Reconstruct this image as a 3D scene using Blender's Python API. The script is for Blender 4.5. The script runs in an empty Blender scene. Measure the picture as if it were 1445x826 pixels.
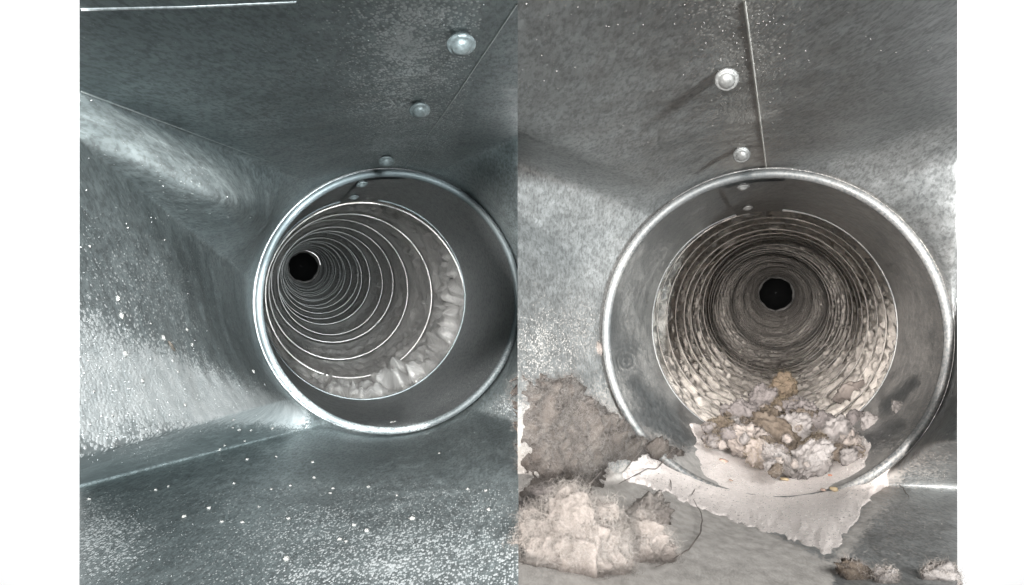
import bpy, bmesh, math, random
import numpy as np
from mathutils import Vector, Matrix
from mathutils.bvhtree import BVHTree

sc = bpy.context.scene
C = sc.collection
PI = math.pi

# ------------------------------------------------------------------ camera
F = 1200.0; W0, H0 = 1445.0, 826.0          # focal length in pixels of the photograph
cam_d = bpy.data.cameras.new('camera'); cam = bpy.data.objects.new('camera', cam_d); C.objects.link(cam)
cam_d.sensor_fit = 'HORIZONTAL'; cam_d.sensor_width = 36.0; cam_d.lens = 36.0 * F / W0
cam_d.clip_start = 0.01; cam_d.clip_end = 60
cam.rotation_euler = (PI / 2, 0, 0)
sc.camera = cam

# ------------------------------------------------------------------ world, view
world = bpy.data.worlds.new('World'); sc.world = world; world.use_nodes = True
bg = world.node_tree.nodes['Background']
bg.inputs[0].default_value = (0.93, 0.98, 1.0, 1); bg.inputs[1].default_value = 0.075
sc.view_settings.view_transform = 'Standard'; sc.view_settings.look = 'None'
sc.view_settings.exposure = 0.0; sc.view_settings.gamma = 1.0
sc.view_settings.use_curve_mapping = False
sc.cycles.use_denoising = True
sc.cycles.max_bounces = 8; sc.cycles.diffuse_bounces = 4; sc.cycles.glossy_bounces = 5
sc.cycles.sample_clamp_indirect = 4.0

# ------------------------------------------------------------------ frames of the two ducts
def ray(px, py):
    return np.array([(px - W0 / 2) / F, 1.0, -(py - H0 / 2) / F])
def project(P):
    P = np.asarray(P)
    return W0 / 2 + F * P[..., 0] / P[..., 1], H0 / 2 - F * P[..., 2] / P[..., 1]

class Frame:
    def __init__(s, vx, vy):
        s.ey = ray(vx, vy); s.ey = s.ey / np.linalg.norm(s.ey)
        s.ex = np.cross(s.ey, [0, 0, 1]); s.ex /= np.linalg.norm(s.ex)
        s.ez = np.cross(s.ex, s.ey)
        s.M = np.stack([s.ex, s.ey, s.ez], 1)            # local -> world
    def at(s, px, py, d):                               # point of the plane local y = d seen at this pixel
        r = ray(px, py); return r * (d / (r @ s.ey))
    def world(s, L): return np.asarray(L) @ s.M.T

FL = Frame(409.5, 372.0)
FR = Frame(1095.0, 407.0)

def lamp_spot(name, loc, to, energy, cone, blend, size, col):
    d = bpy.data.lights.new(name, 'SPOT'); o = bpy.data.objects.new(name, d); C.objects.link(o)
    d.energy = energy; d.spot_size = cone; d.spot_blend = blend; d.shadow_soft_size = size; d.color = col
    o.location = loc
    o.rotation_euler = (Vector(to) - Vector(loc)).to_track_quat('-Z', 'Y').to_euler()
    return o
def lamp_area(name, loc, to, energy, sx, sy, col):
    d = bpy.data.lights.new(name, 'AREA'); o = bpy.data.objects.new(name, d); C.objects.link(o)
    d.energy = energy; d.shape = 'RECTANGLE'; d.size = sx; d.size_y = sy; d.color = col
    o.location = loc
    o.rotation_euler = (Vector(to) - Vector(loc)).to_track_quat('-Z', 'Y').to_euler()
    return o
def lamp_point(name, loc, energy, size, col):
    d = bpy.data.lights.new(name, 'POINT'); o = bpy.data.objects.new(name, d); C.objects.link(o)
    d.energy = energy; d.shadow_soft_size = size; d.color = col; o.location = loc
    return o

# two added spots in place of daylight from behind, each shining down one duct's axis,
# a small torch at the camera, and two added lamps that whiten the backdrop
DLo = tuple(FL.at(517, 423, 0.83))
DRo = tuple(FR.at(1092, 455, 0.70))
lampL = tuple(-4.0 * FL.ey + np.array([0.0, 0, 0.08])); lampR = tuple(-4.0 * FR.ey + np.array([0.0, 0, 0.08]))
lamp_spot('axis_fill', lampL, FL.at(440, 430, 0.6), 2700, math.radians(9), 0.35, 0.22, (0.90, 0.98, 1.0))
lamp_spot('axis_fill', lampR, FR.at(1070, 430, 0.5), 3200, math.radians(9), 0.35, 0.22, (1.0, 0.975, 0.95))
lamp_point('torch', (0.0, -0.02, 0.05), 0.25, 0.03, (1.0, 0.99, 0.97))
lamp_spot('liner_fill', tuple(np.array(DLo) - FL.ey - 0.15 * FL.ex + 0.12 * FL.ez), DLo, 160, math.radians(13.0), 0.2, 0.03, (1.0, 0.99, 0.97))  # added spot that brightens the clean foil liner
lamp_spot('liner_fill', tuple(np.array(DRo) - FR.ey - 0.08 * FR.ex + 0.17 * FR.ez), DRo, 120, math.radians(15.0), 0.3, 0.03, (1.0, 0.97, 0.94))  # added spot that brightens the dust-caked liner
lamp_area('overhead_fill', (0.22, -0.55, 0.38), (0.0, 0.5, -0.08), 25.0, 0.6, 0.2, (0.98, 1.0, 1.0))  # added fill from above for floors, powder and dusty side walls
lamp_area('backdrop_fill', (-2.2, 2.2, 1.5), (-3.4, 8, 0.2), 700, 1.0, 1.0, (1, 1, 1))
lamp_area('backdrop_fill', (2.2, 2.2, 1.5), (3.4, 8, 0.2), 700, 1.0, 1.0, (1, 1, 1))

# ------------------------------------------------------------------ noise (vectorised gradient noise)
_rng = np.random.RandomState(7)
_perm = np.concatenate([_rng.permutation(256)] * 3)
_grad = _rng.randn(256, 3); _grad /= np.linalg.norm(_grad, axis=1)[:, None]
def perlin(P):
    P = np.asarray(P, float); i = np.floor(P).astype(int); f = P - i; i &= 255
    u = f * f * f * (f * (f * 6 - 15) + 10)
    out = 0
    for dx in (0, 1):
        wx = u[..., 0] if dx else 1 - u[..., 0]
        for dy in (0, 1):
            wy = u[..., 1] if dy else 1 - u[..., 1]
            for dz in (0, 1):
                wz = u[..., 2] if dz else 1 - u[..., 2]
                h = _perm[_perm[_perm[(i[..., 0] + dx)] + i[..., 1] + dy] + i[..., 2] + dz] & 255
                g = _grad[h]
                out = out + wx * wy * wz * (g[..., 0] * (f[..., 0] - dx) + g[..., 1] * (f[..., 1] - dy) + g[..., 2] * (f[..., 2] - dz))
    return out * 1.5
def fbm(P, o=4, lac=2.1, gain=0.5):
    a = 1.0; s = 0; P = np.asarray(P, float)
    for k in range(o):
        s = s + a * perlin(P + 17.3 * k); P = P * lac; a *= gain
    return s
def ridged(P, o=4):
    a = 1.0; s = 0; P = np.asarray(P, float)
    for k in range(o):
        s = s + a * (1 - 2 * np.abs(perlin(P + 9.1 * k))); P = P * 2.1; a *= 0.5
    return s
def sstep(a, b, x):
    t = np.clip((x - a) / (b - a), 0, 1); return t * t * (3 - 2 * t)

# ------------------------------------------------------------------ object helpers
def mesh_np(name, V, Q, mat, parent=None, smooth=True, attrs=None):
    V = np.ascontiguousarray(V, dtype=np.float32).reshape(-1, 3); Q = np.asarray(Q, dtype=np.int32)
    n = Q.shape[1]
    me = bpy.data.meshes.new(name)
    me.vertices.add(len(V)); me.vertices.foreach_set('co', V.ravel())
    me.loops.add(Q.size); me.loops.foreach_set('vertex_index', Q.ravel())
    me.polygons.add(len(Q))
    me.polygons.foreach_set('loop_start', np.arange(0, Q.size, n, dtype=np.int32))
    me.polygons.foreach_set('loop_total', np.full(len(Q), n, dtype=np.int32))
    me.polygons.foreach_set('use_smooth', np.full(len(Q), smooth))
    me.update(calc_edges=True)
    for k, a in (attrs or {}).items():
        at = me.attributes.new(k, 'FLOAT', 'POINT'); at.data.foreach_set('value', np.asarray(a, dtype=np.float32).ravel())
    if mat: me.materials.append(mat)
    o = bpy.data.objects.new(name, me); C.objects.link(o)
    if parent: o.parent = parent; o.matrix_parent_inverse = parent.matrix_world.inverted() if False else Matrix.Translation(-Vector(parent.location))
    return o
def tag(o, label=None, cat=None, group=None, kind=None):
    if label: o['label'] = label
    if cat: o['category'] = cat
    if group: o['group'] = group
    if kind: o['kind'] = kind
    return o
def thing(name, label, cat, loc, group=None):
    o = bpy.data.objects.new(name, None); C.objects.link(o); o.location = loc; o.empty_display_size = 0.05
    return tag(o, label, cat, group)
def grid_quads(nu, nv, wrap_u=False):
    U = nu if wrap_u else nu - 1
    i, j = np.meshgrid(np.arange(U), np.arange(nv - 1), indexing='ij')
    i2 = (i + 1) % nu
    return np.stack([i * nv + j, i2 * nv + j, i2 * nv + j + 1, i * nv + j + 1], -1).reshape(-1, 4)

# ------------------------------------------------------------------ materials
class NT:
    def __init__(s, name):
        s.m = bpy.data.materials.new(name); s.m.use_nodes = True
        s.t = s.m.node_tree; s.t.nodes.clear()
        s.out = s.n('ShaderNodeOutputMaterial')
    def n(s, typ, **kw):
        x = s.t.nodes.new(typ)
        for k, v in kw.items(): setattr(x, k, v)
        return x
    def put(s, sock, v):
        if hasattr(v, 'is_output') or hasattr(v, 'links'): s.t.links.new(v, sock)
        else: sock.default_value = v
    def math(s, op, a, b=0.0, clamp=False):
        x = s.n('ShaderNodeMath', operation=op, use_clamp=clamp); s.put(x.inputs[0], a); s.put(x.inputs[1], b); return x.outputs[0]
    def noise(s, vec, scale, detail=3.0, rough=0.55, dist=0.0):
        x = s.n('ShaderNodeTexNoise'); s.put(x.inputs['Vector'], vec); x.inputs['Scale'].default_value = scale
        x.inputs['Detail'].default_value = detail; x.inputs['Roughness'].default_value = rough; x.inputs['Distortion'].default_value = dist
        return x.outputs['Fac']
    def voro(s, vec, scale, feature='F1', out='Distance'):
        x = s.n('ShaderNodeTexVoronoi', feature=feature); s.put(x.inputs['Vector'], vec); x.inputs['Scale'].default_value = scale
        return x.outputs[out]
    def mapr(s, v, a, b, c=0.0, d=1.0, smooth=False):
        x = s.n('ShaderNodeMapRange', interpolation_type='SMOOTHSTEP' if smooth else 'LINEAR')
        s.put(x.inputs['Value'], v)
        for k, q in zip(('From Min', 'From Max', 'To Min', 'To Max'), (a, b, c, d)): s.put(x.inputs[k], q)
        return x.outputs['Result']
    def mix(s, f, a, b):
        x = s.n('ShaderNodeMix', data_type='RGBA'); s.put(x.inputs['Factor'], f)
        s.put(x.inputs['A'] if False else x.inputs[6], a); s.put(x.inputs[7], b); return x.outputs[2]
    def coord(s, scale=(1, 1, 1)):
        x = s.n('ShaderNodeTexCoord')
        if scale == (1, 1, 1): return x.outputs['Object']
        m = s.n('ShaderNodeMapping'); s.t.links.new(x.outputs['Object'], m.inputs['Vector']); m.inputs['Scale'].default_value = scale
        return m.outputs['Vector']
    def attr(s, name):
        x = s.n('ShaderNodeAttribute', attribute_name=name); return x.outputs['Fac']
    def bsdf(s, base, metal=0.0, rough=0.5, normal=None, spec=0.5):
        b = s.n('ShaderNodeBsdfPrincipled'); s.put(b.inputs['Base Color'], base); s.put(b.inputs['Metallic'], metal)
        s.put(b.inputs['Roughness'], rough); b.inputs['Specular IOR Level'].default_value = spec
        if normal is not None: s.t.links.new(normal, b.inputs['Normal'])
        return b.outputs[0]
    def bump(s, h, strength=0.3, dist=0.001, normal=None):
        x = s.n('ShaderNodeBump'); s.put(x.inputs['Height'], h); x.inputs['Strength'].default_value = strength
        x.inputs['Distance'].default_value = dist
        if normal is not None: s.t.links.new(normal, x.inputs['Normal'])
        return x.outputs[0]
    def done(s, shader):
        s.t.links.new(shader, s.out.inputs['Surface']); return s.m
def c4(*c): return (*c, 1.0)

def sheet_metal(name, ca, cb, dust_a, dust_b, speck=650.0, metal=0.7, rough=0.45):
    s = NT(name); co = s.coord()
    stretch = s.coord((1, 0.35, 1))
    m1 = s.noise(co, 26, 4, 0.6); m2 = s.noise(stretch, 190, 3, 0.6); m3 = s.voro(stretch, 520, out='Color')
    sep = s.n('ShaderNodeSeparateColor'); s.t.links.new(m3, sep.inputs[0])
    f = s.math('ADD', s.math('MULTIPLY', m1, 0.45), s.math('ADD', s.math('MULTIPLY', m2, 0.5), s.math('MULTIPLY', sep.outputs[0], 0.10)))
    base = s.mix(s.mapr(f, 0.36, 0.78), c4(*ca), c4(*cb))
    fine = s.noise(s.coord((1, 0.3, 0.55)), 720, 2, 0.7)
    base = s.mix(s.mapr(fine, 0.36, 0.56), s.mix(0.45, base, c4(0.03, 0.035, 0.035)), base)
    rg = s.mapr(m2, 0.3, 0.7, rough - 0.06, rough + 0.12)
    bm = s.bump(s.math('ADD', m2, s.math('MULTIPLY', sep.outputs[0], 0.25)), 0.25, 0.0006)
    met = s.bsdf(base, metal, rg, bm)
    a = s.attr('dust')
    gr = s.coord((1, 0.42, 1))
    n2 = s.noise(gr, speck * 0.32, 3, 0.6); n3 = s.noise(co, 30, 4, 0.6)
    aa = s.math('ADD', a, s.math('MULTIPLY', s.math('SUBTRACT', n3, 0.5), s.math('MULTIPLY', a, 0.9)))
    def grains(scale, gain, off):
        v = s.n('ShaderNodeTexVoronoi'); s.t.links.new(gr, v.inputs['Vector']); v.inputs['Scale'].default_value = scale
        se = s.n('ShaderNodeSeparateColor'); s.t.links.new(v.outputs['Color'], se.inputs[0])
        thr = s.math('SUBTRACT', s.math('MULTIPLY', aa, gain), s.math('ADD', s.math('MULTIPLY', se.outputs[0], 0.55), off))
        dif = s.math('SUBTRACT', thr, v.outputs['Distance'])
        return s.mapr(dif, -0.05, 0.12, 0, 1, True), v.outputs['Distance']
    g1, d1 = grains(speck * 1.7, 1.45, 0.02); g2, d2 = grains(speck * 0.8, 1.0, 0.18)
    mask = s.math('MAXIMUM', g1, g2); nn = s.math('ADD', n2, s.math('MULTIPLY', d1, -0.6))
    film = s.math('ADD', s.math('MULTIPLY', aa, 0.25), s.mapr(aa, 0.45, 0.95, 0, 0.65, True), True)
    mask = s.math('MAXIMUM', mask, film)
    dcol = s.mix(s.mapr(n2, 0.3, 0.7), c4(*dust_a), c4(*dust_b))
    db = s.bump(nn, 0.4, 0.0006)
    dust = s.bsdf(dcol, 0.0, 0.95, db, 0.1)
    mx = s.n('ShaderNodeMixShader'); s.put(mx.inputs[0], mask); s.t.links.new(met, mx.inputs[1]); s.t.links.new(dust, mx.inputs[2])
    return s.done(mx.outputs[0])

M = {}
M['sheetL'] = sheet_metal('galvanised_steel_cool', (0.17, 0.205, 0.21), (0.37, 0.425, 0.43), (0.47, 0.505, 0.51), (0.66, 0.685, 0.685), 620)
M['sheetR'] = sheet_metal('galvanised_steel_dusty', (0.20, 0.208, 0.208), (0.42, 0.432, 0.432), (0.27, 0.25, 0.232), (0.42, 0.39, 0.364), 620)
M['collarL'] = sheet_metal('collar_steel', (0.18, 0.193, 0.197), (0.28, 0.297, 0.30), (0.5, 0.53, 0.54), (0.7, 0.73, 0.73), 700, 0.5, 0.36)
M['collarR'] = sheet_metal('collar_steel_dusty', (0.13, 0.133, 0.133), (0.21, 0.214, 0.214), (0.26, 0.245, 0.232), (0.38, 0.358, 0.336), 760, 0.5, 0.4)

def bead_metal(name, col, dcol):
    s = NT(name); co = s.coord()
    n = s.noise(co, 140, 4); n2 = s.noise(co, 700, 2)
    f = s.math('MULTIPLY', s.attr('dust'), s.mapr(n2, 0.35, 0.6), True)
    base = s.mix(f, s.mix(n, c4(*[c * 0.75 for c in col]), c4(*col)), c4(*dcol))
    return s.done(s.bsdf(base, s.math('SUBTRACT', 0.5, s.math('MULTIPLY', f, 0.45)), s.mapr(n, 0.3, 0.7, 0.5, 0.65), s.bump(n2, 0.2, 0.0005)))
M['beadL'] = bead_metal('bead_steel', (0.17, 0.20, 0.21), (0.7, 0.74, 0.74))
M['beadR'] = bead_metal('bead_steel_dusty', (0.091, 0.096, 0.098), (0.168, 0.158, 0.147))
def rivet_metal(name, col):
    s = NT(name); co = s.coord(); n = s.noise(co, 420, 4, 0.65); n2 = s.noise(co, 1500, 2)
    base = s.mix(s.mapr(n, 0.35, 0.65), c4(*[c * 0.55 for c in col]), c4(*col))
    return s.done(s.bsdf(base, 0.45, s.mapr(n, 0.3, 0.7, 0.3, 0.6), s.bump(n2, 0.25, 0.0004)))
M['rivetL'] = rivet_metal('rivet_zinc', (0.27, 0.31, 0.315))
M['rivetR'] = rivet_metal('rivet_zinc_dusty', (0.203, 0.200, 0.193))

def foil(name):
    s = NT(name); co = s.coord(); st = s.coord((1, 3.0, 1))
    v = s.voro(st, 34, out='Color'); sep = s.n('ShaderNodeSeparateColor'); s.t.links.new(v, sep.inputs[0])
    vd = s.voro(st, 52); vd2 = s.voro(st, 120)
    n = s.noise(s.coord((1, 7, 1)), 60, 4, 0.65, 0.6); n2 = s.noise(co, 18, 3)
    h = s.math('ADD', s.math('MULTIPLY', vd, 0.9), s.math('ADD', s.math('MULTIPLY', vd2, 0.35), s.math('MULTIPLY', n, 0.7)))
    rd = s.n('ShaderNodeTexNoise', noise_type='RIDGED_MULTIFRACTAL'); s.t.links.new(s.coord((1, 1.6, 1)), rd.inputs['Vector'])
    rd.inputs['Scale'].default_value = 22; rd.inputs['Detail'].default_value = 3; rd.inputs['Distortion'].default_value = 0.4
    h = s.math('ADD', s.math('MULTIPLY', n, 0.5), s.math('MULTIPLY', rd.outputs['Fac'], 0.7))
    bm = s.bump(h, 0.65, 0.0045)
    base = s.mix(s.mapr(s.math('ADD', n, s.math('MULTIPLY', n2, 0.4)), 0.45, 0.9), c4(0.40, 0.395, 0.39), c4(0.66, 0.655, 0.64))
    return s.done(s.bsdf(base, 0.76, s.mapr(n, 0.3, 0.7, 0.28, 0.45), bm))
M['foilL'] = foil('crinkled_foil')

def dusty_foil(name):
    s = NT(name); co = s.coord()
    st = s.coord((1, 6.0, 1)); st2 = s.coord((1, 2.5, 1))
    n = s.noise(st, 42, 5, 0.65, 0.8); n2 = s.noise(st2, 130, 4, 0.65); n3 = s.noise(co, 900, 2)
    a = s.attr('dust')
    t = s.math('ADD', s.math('ADD', s.math('MULTIPLY', n, 0.75), s.math('MULTIPLY', n2, 0.35)), s.math('MULTIPLY', s.math('SUBTRACT', a, 0.5), 0.55))
    mask = s.mapr(t, 0.43, 0.6, 0, 1, True)
    dcol = s.mix(s.mapr(s.math('ADD', s.math('MULTIPLY', n2, 0.6), s.math('MULTIPLY', n3, 0.4)), 0.3, 0.7), c4(0.40, 0.36, 0.325), c4(0.57, 0.52, 0.475))
    dust = s.bsdf(dcol, 0.0, 0.95, s.bump(s.math('ADD', n2, s.math('MULTIPLY', n3, 0.5)), 0.7, 0.0014), 0.1)
    met = s.bsdf(s.mix(n2, c4(0.14, 0.132, 0.125), c4(0.38, 0.365, 0.35)), 0.6, 0.4, s.bump(s.math('ADD', n, n2), 0.7, 0.003))
    mx = s.n('ShaderNodeMixShader'); s.put(mx.inputs[0], mask); s.t.links.new(met, mx.inputs[1]); s.t.links.new(dust, mx.inputs[2])
    return s.done(mx.outputs[0])
M['foilR'] = dusty_foil('dust_caked_foil')
def simple(name, ca, cb, scale=60, metal=0.0, rough=0.6, bumpd=0.0, detail=4):
    s = NT(name); co = s.coord(); n = s.noise(co, scale, detail, 0.65)
    return s.done(s.bsdf(s.mix(s.mapr(n, 0.3, 0.7), c4(*ca), c4(*cb)), metal, rough, s.bump(n, 0.6, bumpd) if bumpd else None, 0.3))
M['wireL'] = simple('wire_foil', (0.62, 0.62, 0.61), (0.85, 0.85, 0.84), 120, 0.5, 0.35)
M['wireR'] = simple('wire_dusty', (0.090, 0.081, 0.072), (0.216, 0.198, 0.180), 90, 0.1, 0.7)
M['lip'] = simple('foil_lip', (0.06, 0.058, 0.055), (0.2, 0.19, 0.18), 30, 0.2, 0.6)
M['dark'] = simple('unlit_black', (0.004, 0.004, 0.004), (0.008, 0.008, 0.008), 20, 0.0, 0.9)  # shade of the far tube end put into a near-black colour
M['white'] = simple('white_paint', (0.86, 0.86, 0.86), (0.88, 0.88, 0.88), 3, 0.0, 0.9)
M['seamL'] = simple('seam_steel_cool', (0.34, 0.38, 0.38), (0.55, 0.58, 0.57), 200, 0.5, 0.45)
M['seamR'] = simple('seam_steel_warm', (0.42, 0.40, 0.37), (0.64, 0.60, 0.55), 200, 0.2, 0.6)

# ------------------------------------------------------------------ backdrop
bw = mesh_np('backdrop', [(-14, 8, -7), (14, 8, -7), (14, 8, 7), (-14, 8, 7)], [(0, 1, 2, 3)], M['white'], smooth=False)
tag(bw, kind='structure')

# ------------------------------------------------------------------ the two duct fittings
R = 0.100
WALL = 0.945 * R
cosL = FL.ey[1]; cosR = FR.ey[1]
class Duct: pass
def duct(fr, ring_c, ring_ry, open_c, open_ry, hole_c, hole_r):
    d = Duct(); d.fr = fr
    d.Yr = F * R / ring_ry / fr.ey[1]
    d.Yo = F * WALL / open_ry / fr.ey[1]
    d.Yh = F * WALL / hole_r / fr.ey[1]
    d.cr = fr.at(*ring_c, d.Yr); d.co = fr.at(*open_c, d.Yo); d.ch = fr.at(*hole_c, d.Yh)
    d.ringpx = ring_c
    return d
DL = duct(FL, (555, 427), 193, (517, 423), 145, (428, 377), 22.5)
DR = duct(FR, (1083, 476), 238, (1086, 461), 166, (1095, 415), 25)

def ring_pt(d, deg, r=1.0, dy=0.0):
    a = np.radians(deg); fr = d.fr
    return d.cr + np.multiply.outer(np.cos(a), fr.ex) * R * r + np.multiply.outer(np.sin(a), fr.ez) * R * r + dy * fr.ey

def seg_lengths(pts):
    p = np.array(pts, float); l = np.hypot(*(p[1:] - p[:-1]).T); return p, np.concatenate([[0], np.cumsum(l)]) / max(l.sum(), 1e-9)

def make_fitting(d, spec, dustfn, mat, name, label, seed, soft):
    """spec: list of (a0, a1, rim pixels, None or plane point (px, py, depth factor)); walls first get planes."""
    fr = d.fr
    root = thing(name, label, 'duct fitting', tuple(d.cr - fr.ez * R))
    ends = {}
    for k, (a0, a1, rim, pl, pname) in enumerate(spec):
        if pl is None: continue
        A, B = ring_pt(d, a0, 1.018, 0.008), ring_pt(d, a1, 1.018, 0.008)
        Pp = fr.at(pl[0], pl[1], pl[2] * d.Yr)
        n = np.cross(B - A, Pp - A); n /= np.linalg.norm(n)
        ends[k] = (A, n)
    def on_plane(k, px, py):
        A, n = ends[k]; r = ray(px, py); return r * ((A @ n) / (r @ n))
    parts = []
    N = len(spec); NR = 160; blocks = []; meta = []
    for k, (a0, a1, rim, pl, pname) in enumerate(spec):
        belly = 0.0; mids = None
        if pl is None: belly = pname[1]; mids = pname[2] if len(pname) > 2 else None; pname = pname[0]
        nt = 150 if pl is not None else 90
        p, L = seg_lengths(rim)
        t = np.linspace(0, 1, nt)
        for q in L[1:-1]: t[np.argmin(abs(t - q))] = q
        px = np.interp(t, L, p[:, 0]); py = np.interp(t, L, p[:, 1])
        if pl is not None:
            P = np.array([on_plane(k, x, y) for x, y in zip(px, py)])
        else:
            P0 = on_plane((k - 1) % N, *rim[0]); P1 = on_plane((k + 1) % N, *rim[-1])
            dep = np.interp(t, [0, 1], [P0 @ fr.ey, P1 @ fr.ey])
            if mids: dep = np.interp(t, [0] + [q[0] for q in mids] + [1], [P0 @ fr.ey] + [q[1] * d.Yr for q in mids] + [P1 @ fr.ey])
            P = np.array([fr.at(x, y, q) for x, y, q in zip(px, py, dep)])
        Rg = ring_pt(d, a0 + (a1 - a0) * t, 1.018, 0.008)
        v = np.linspace(0, 1, NR)
        V = P[:, None, :] * (1 - v)[None, :, None] + Rg[:, None, :] * v[None, :, None]
        e = np.minimum(np.minimum(v, 1 - v)[None, :], np.minimum(t, 1 - t)[:, None] * 2) * 2
        inward = d.cr - V; inward -= (inward @ fr.ey)[..., None] * fr.ey; inward /= np.linalg.norm(inward, axis=-1)[..., None]
        bulge = 0.0016 * fbm(V * 9 + seed * 3.1, 3) + 0.0005 * fbm(V * 40 + seed, 2)      # oil-canning: the sheet is never quite flat
        V = V + inward * (bulge * np.clip(e, 0, 1))[..., None]
        if pl is None:                                  # corners are rolled
            V = V + inward * (belly * np.sin(PI * v ** (0.62 if belly > 0 else 1.7))[None, :] * np.sin(PI * t)[:, None])[..., None]
        blocks.append(V[:-1]); meta.append((nt - 1, pname))
    A = np.concatenate(blocks, 0); n = len(A)
    ring = A[:, -1].copy(); S = A.copy()
    for _ in range(soft):                               # folds are rounded, not knife edges
        S = (np.roll(S, 1, 0) + np.roll(S, -1, 0) + 2 * S) / 4
    w = sstep(1.0, 0.93, np.linspace(0, 1, NR))[None, :, None]
    A = S * w + A * (1 - w)
    k0 = 0
    for m, pname in meta:
        idx = (np.arange(k0, k0 + m + 1)) % n; V = A[idx]; k0 += m
        x, y = project(V)
        parts.append(mesh_np(pname, V, grid_quads(m + 1, NR), mat, root, True, {'dust': np.clip(dustfn(x, y), 0, 1)}))
    return root, parts

def lathe_ring(d, name, prof, mat, parent, a0=0, a1=360, n=360, dustfn=None, drift=None, rip=0.0):
    """prof: list of (radius factor, dy from ring plane). drift: centre slides from ring centre to opening centre with dy."""
    fr = d.fr; wrap = abs(a1 - a0) >= 359.999
    a = np.radians(np.linspace(a0, a1, n, endpoint=not wrap))
    prof = np.array(prof, float)
    L = d.Yo - d.Yr
    axis = (d.co - d.cr) - fr.ey * L
    r = prof[:, 0][None, :] * R; dy = prof[:, 1][None, :]
    ca, sa = np.cos(a)[:, None], np.sin(a)[:, None]
    rr = r * (1 + rip * (np.sin(3 * a + 1) + 0.6 * np.sin(5 * a + 2))[:, None])
    V = d.cr + (rr * ca)[..., None] * fr.ex + (rr * sa)[..., None] * fr.ez + (dy + 0 * ca)[..., None] * fr.ey \
        + (np.clip(dy / L, 0, 1.2) + 0 * ca)[..., None] * axis
    x, y = project(V)
    at = {'dust': np.clip(dustfn(x, y), 0, 1)} if dustfn else None
    return mesh_np(name, V, grid_quads(n, prof.shape[0], wrap), mat, parent, True, at)

def circle_prof(cr, cy, rad, k=14, a0=0, a1=360):
    return [(cr + rad * math.cos(math.radians(q)) / R, cy + rad * math.sin(math.radians(q))) for q in np.linspace(a0, a1, k)]

def make_collar(d, root, mc, mb, dustfn, seam_deg, lap_deg):
    L = d.Yo - d.Yr
    # groove sheet that closes the gap behind the bead
    lathe_ring(d, 'flange', [(1.024, 0.006), (1.021,0.0095), (1.0, 0.0095), (0.96, 0.006)], mc, root, dustfn=dustfn)
    # the rolled bead
    lathe_ring(d, 'bead', circle_prof(0.972, 0.0, 0.0028, 18), mb, root, dustfn=dustfn, rip=0.0012)
    # collar sheet, wrapped with a lap at the seam
    f = WALL / R
    prof = [(f + 0.004, 0.0)] + [(f, q * L) for q in np.linspace(0.03, 1.0, 60)]
    col = lathe_ring(d, 'collar', prof, mc, root, seam_deg, seam_deg + 360.0, 361, dustfn, rip=0.0015)
    lap = lathe_ring(d, 'collar_lap', [(f - 0.014, 0.004), (f - 0.015, 0.5 * L), (f - 0.014, L + 0.002), (f - 0.002, L + 0.003)], mc, root,
                     seam_deg - lap_deg, seam_deg, 40, dustfn)
    lathe_ring(d, 'collar_edge', circle_prof(f - 0.002, L, 0.0008, 10), mb, root, dustfn=dustfn, rip=0.0018)
    return col

# dust maps, painted where the photograph shows loose dust lying (in pixels of the photograph)
def gl(x, y, x0, y0, x1, y1, w0, w1):
    """soft band along a segment, width w0 -> w1"""
    dx, dy = x1 - x0, y1 - y0; L2 = dx * dx + dy * dy
    t = np.clip(((x - x0) * dx + (y - y0) * dy) / L2, 0, 1)
    dd = np.hypot(x - x0 - t * dx, y - y0 - t * dy); w = w0 + (w1 - w0) * t
    return np.exp(-(dd / w) ** 2)
def blob(x, y, cx, cy, rx, ry): return np.exp(-((x - cx) / rx) ** 2 - ((y - cy) / ry) ** 2)

def dustL(x, y):
    a = 0.13 + 0 * x
    low = 0.04 * fbm(np.stack([x / 60, y / 60, 0 * x], -1), 3)
    a = a + 0.40 * gl(x, y, 560, 230, 600, -20, 75, 140) * (x < 640 + (230 - y) * 0.2) + 0.10 * blob(x, y, 560, 50, 60, 60)
    a = a + 0.22 * blob(x, y, 210, 420, 160, 130)
    a = np.maximum(a, 1.0 * gl(x, y, 60, 520, 415, 588, 120, 24))
    a = np.maximum(a, 0.75 * blob(x, y, 150, 600, 170, 50))
    a = np.maximum(a, 0.45 * blob(x, y, 720, 575, 40, 25))
    fl = sstep(640, 700, y)
    a = np.maximum(a, fl * (0.24 + 0.26 * blob(x, y, 650, 800, 190, 90) + 0.14 * blob(x, y, 440, 790, 120, 80)))
    a = np.maximum(a, 0.5 * blob(x, y, 140, 760, 110, 90) * fl)
    a = a * (1 - 0.85 * blob(x, y, 350, 625, 75, 26)) * (1 - 0.7 * blob(x, y, 130, 668, 120, 12))  # bare patch, and the fold's shadow band put in as thinner dust
    return a + low * (a > 0.1)
def dust_collarL(x, y):
    a = 0.05 + 0.55 * gl(x, y, 380, 530, 450, 590, 22, 14) + 0.6 * gl(x, y, 470, 604, 600, 604, 7, 7) + 0.25 * gl(x, y, 590, 590, 720, 500, 20, 20)
    return a
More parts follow.
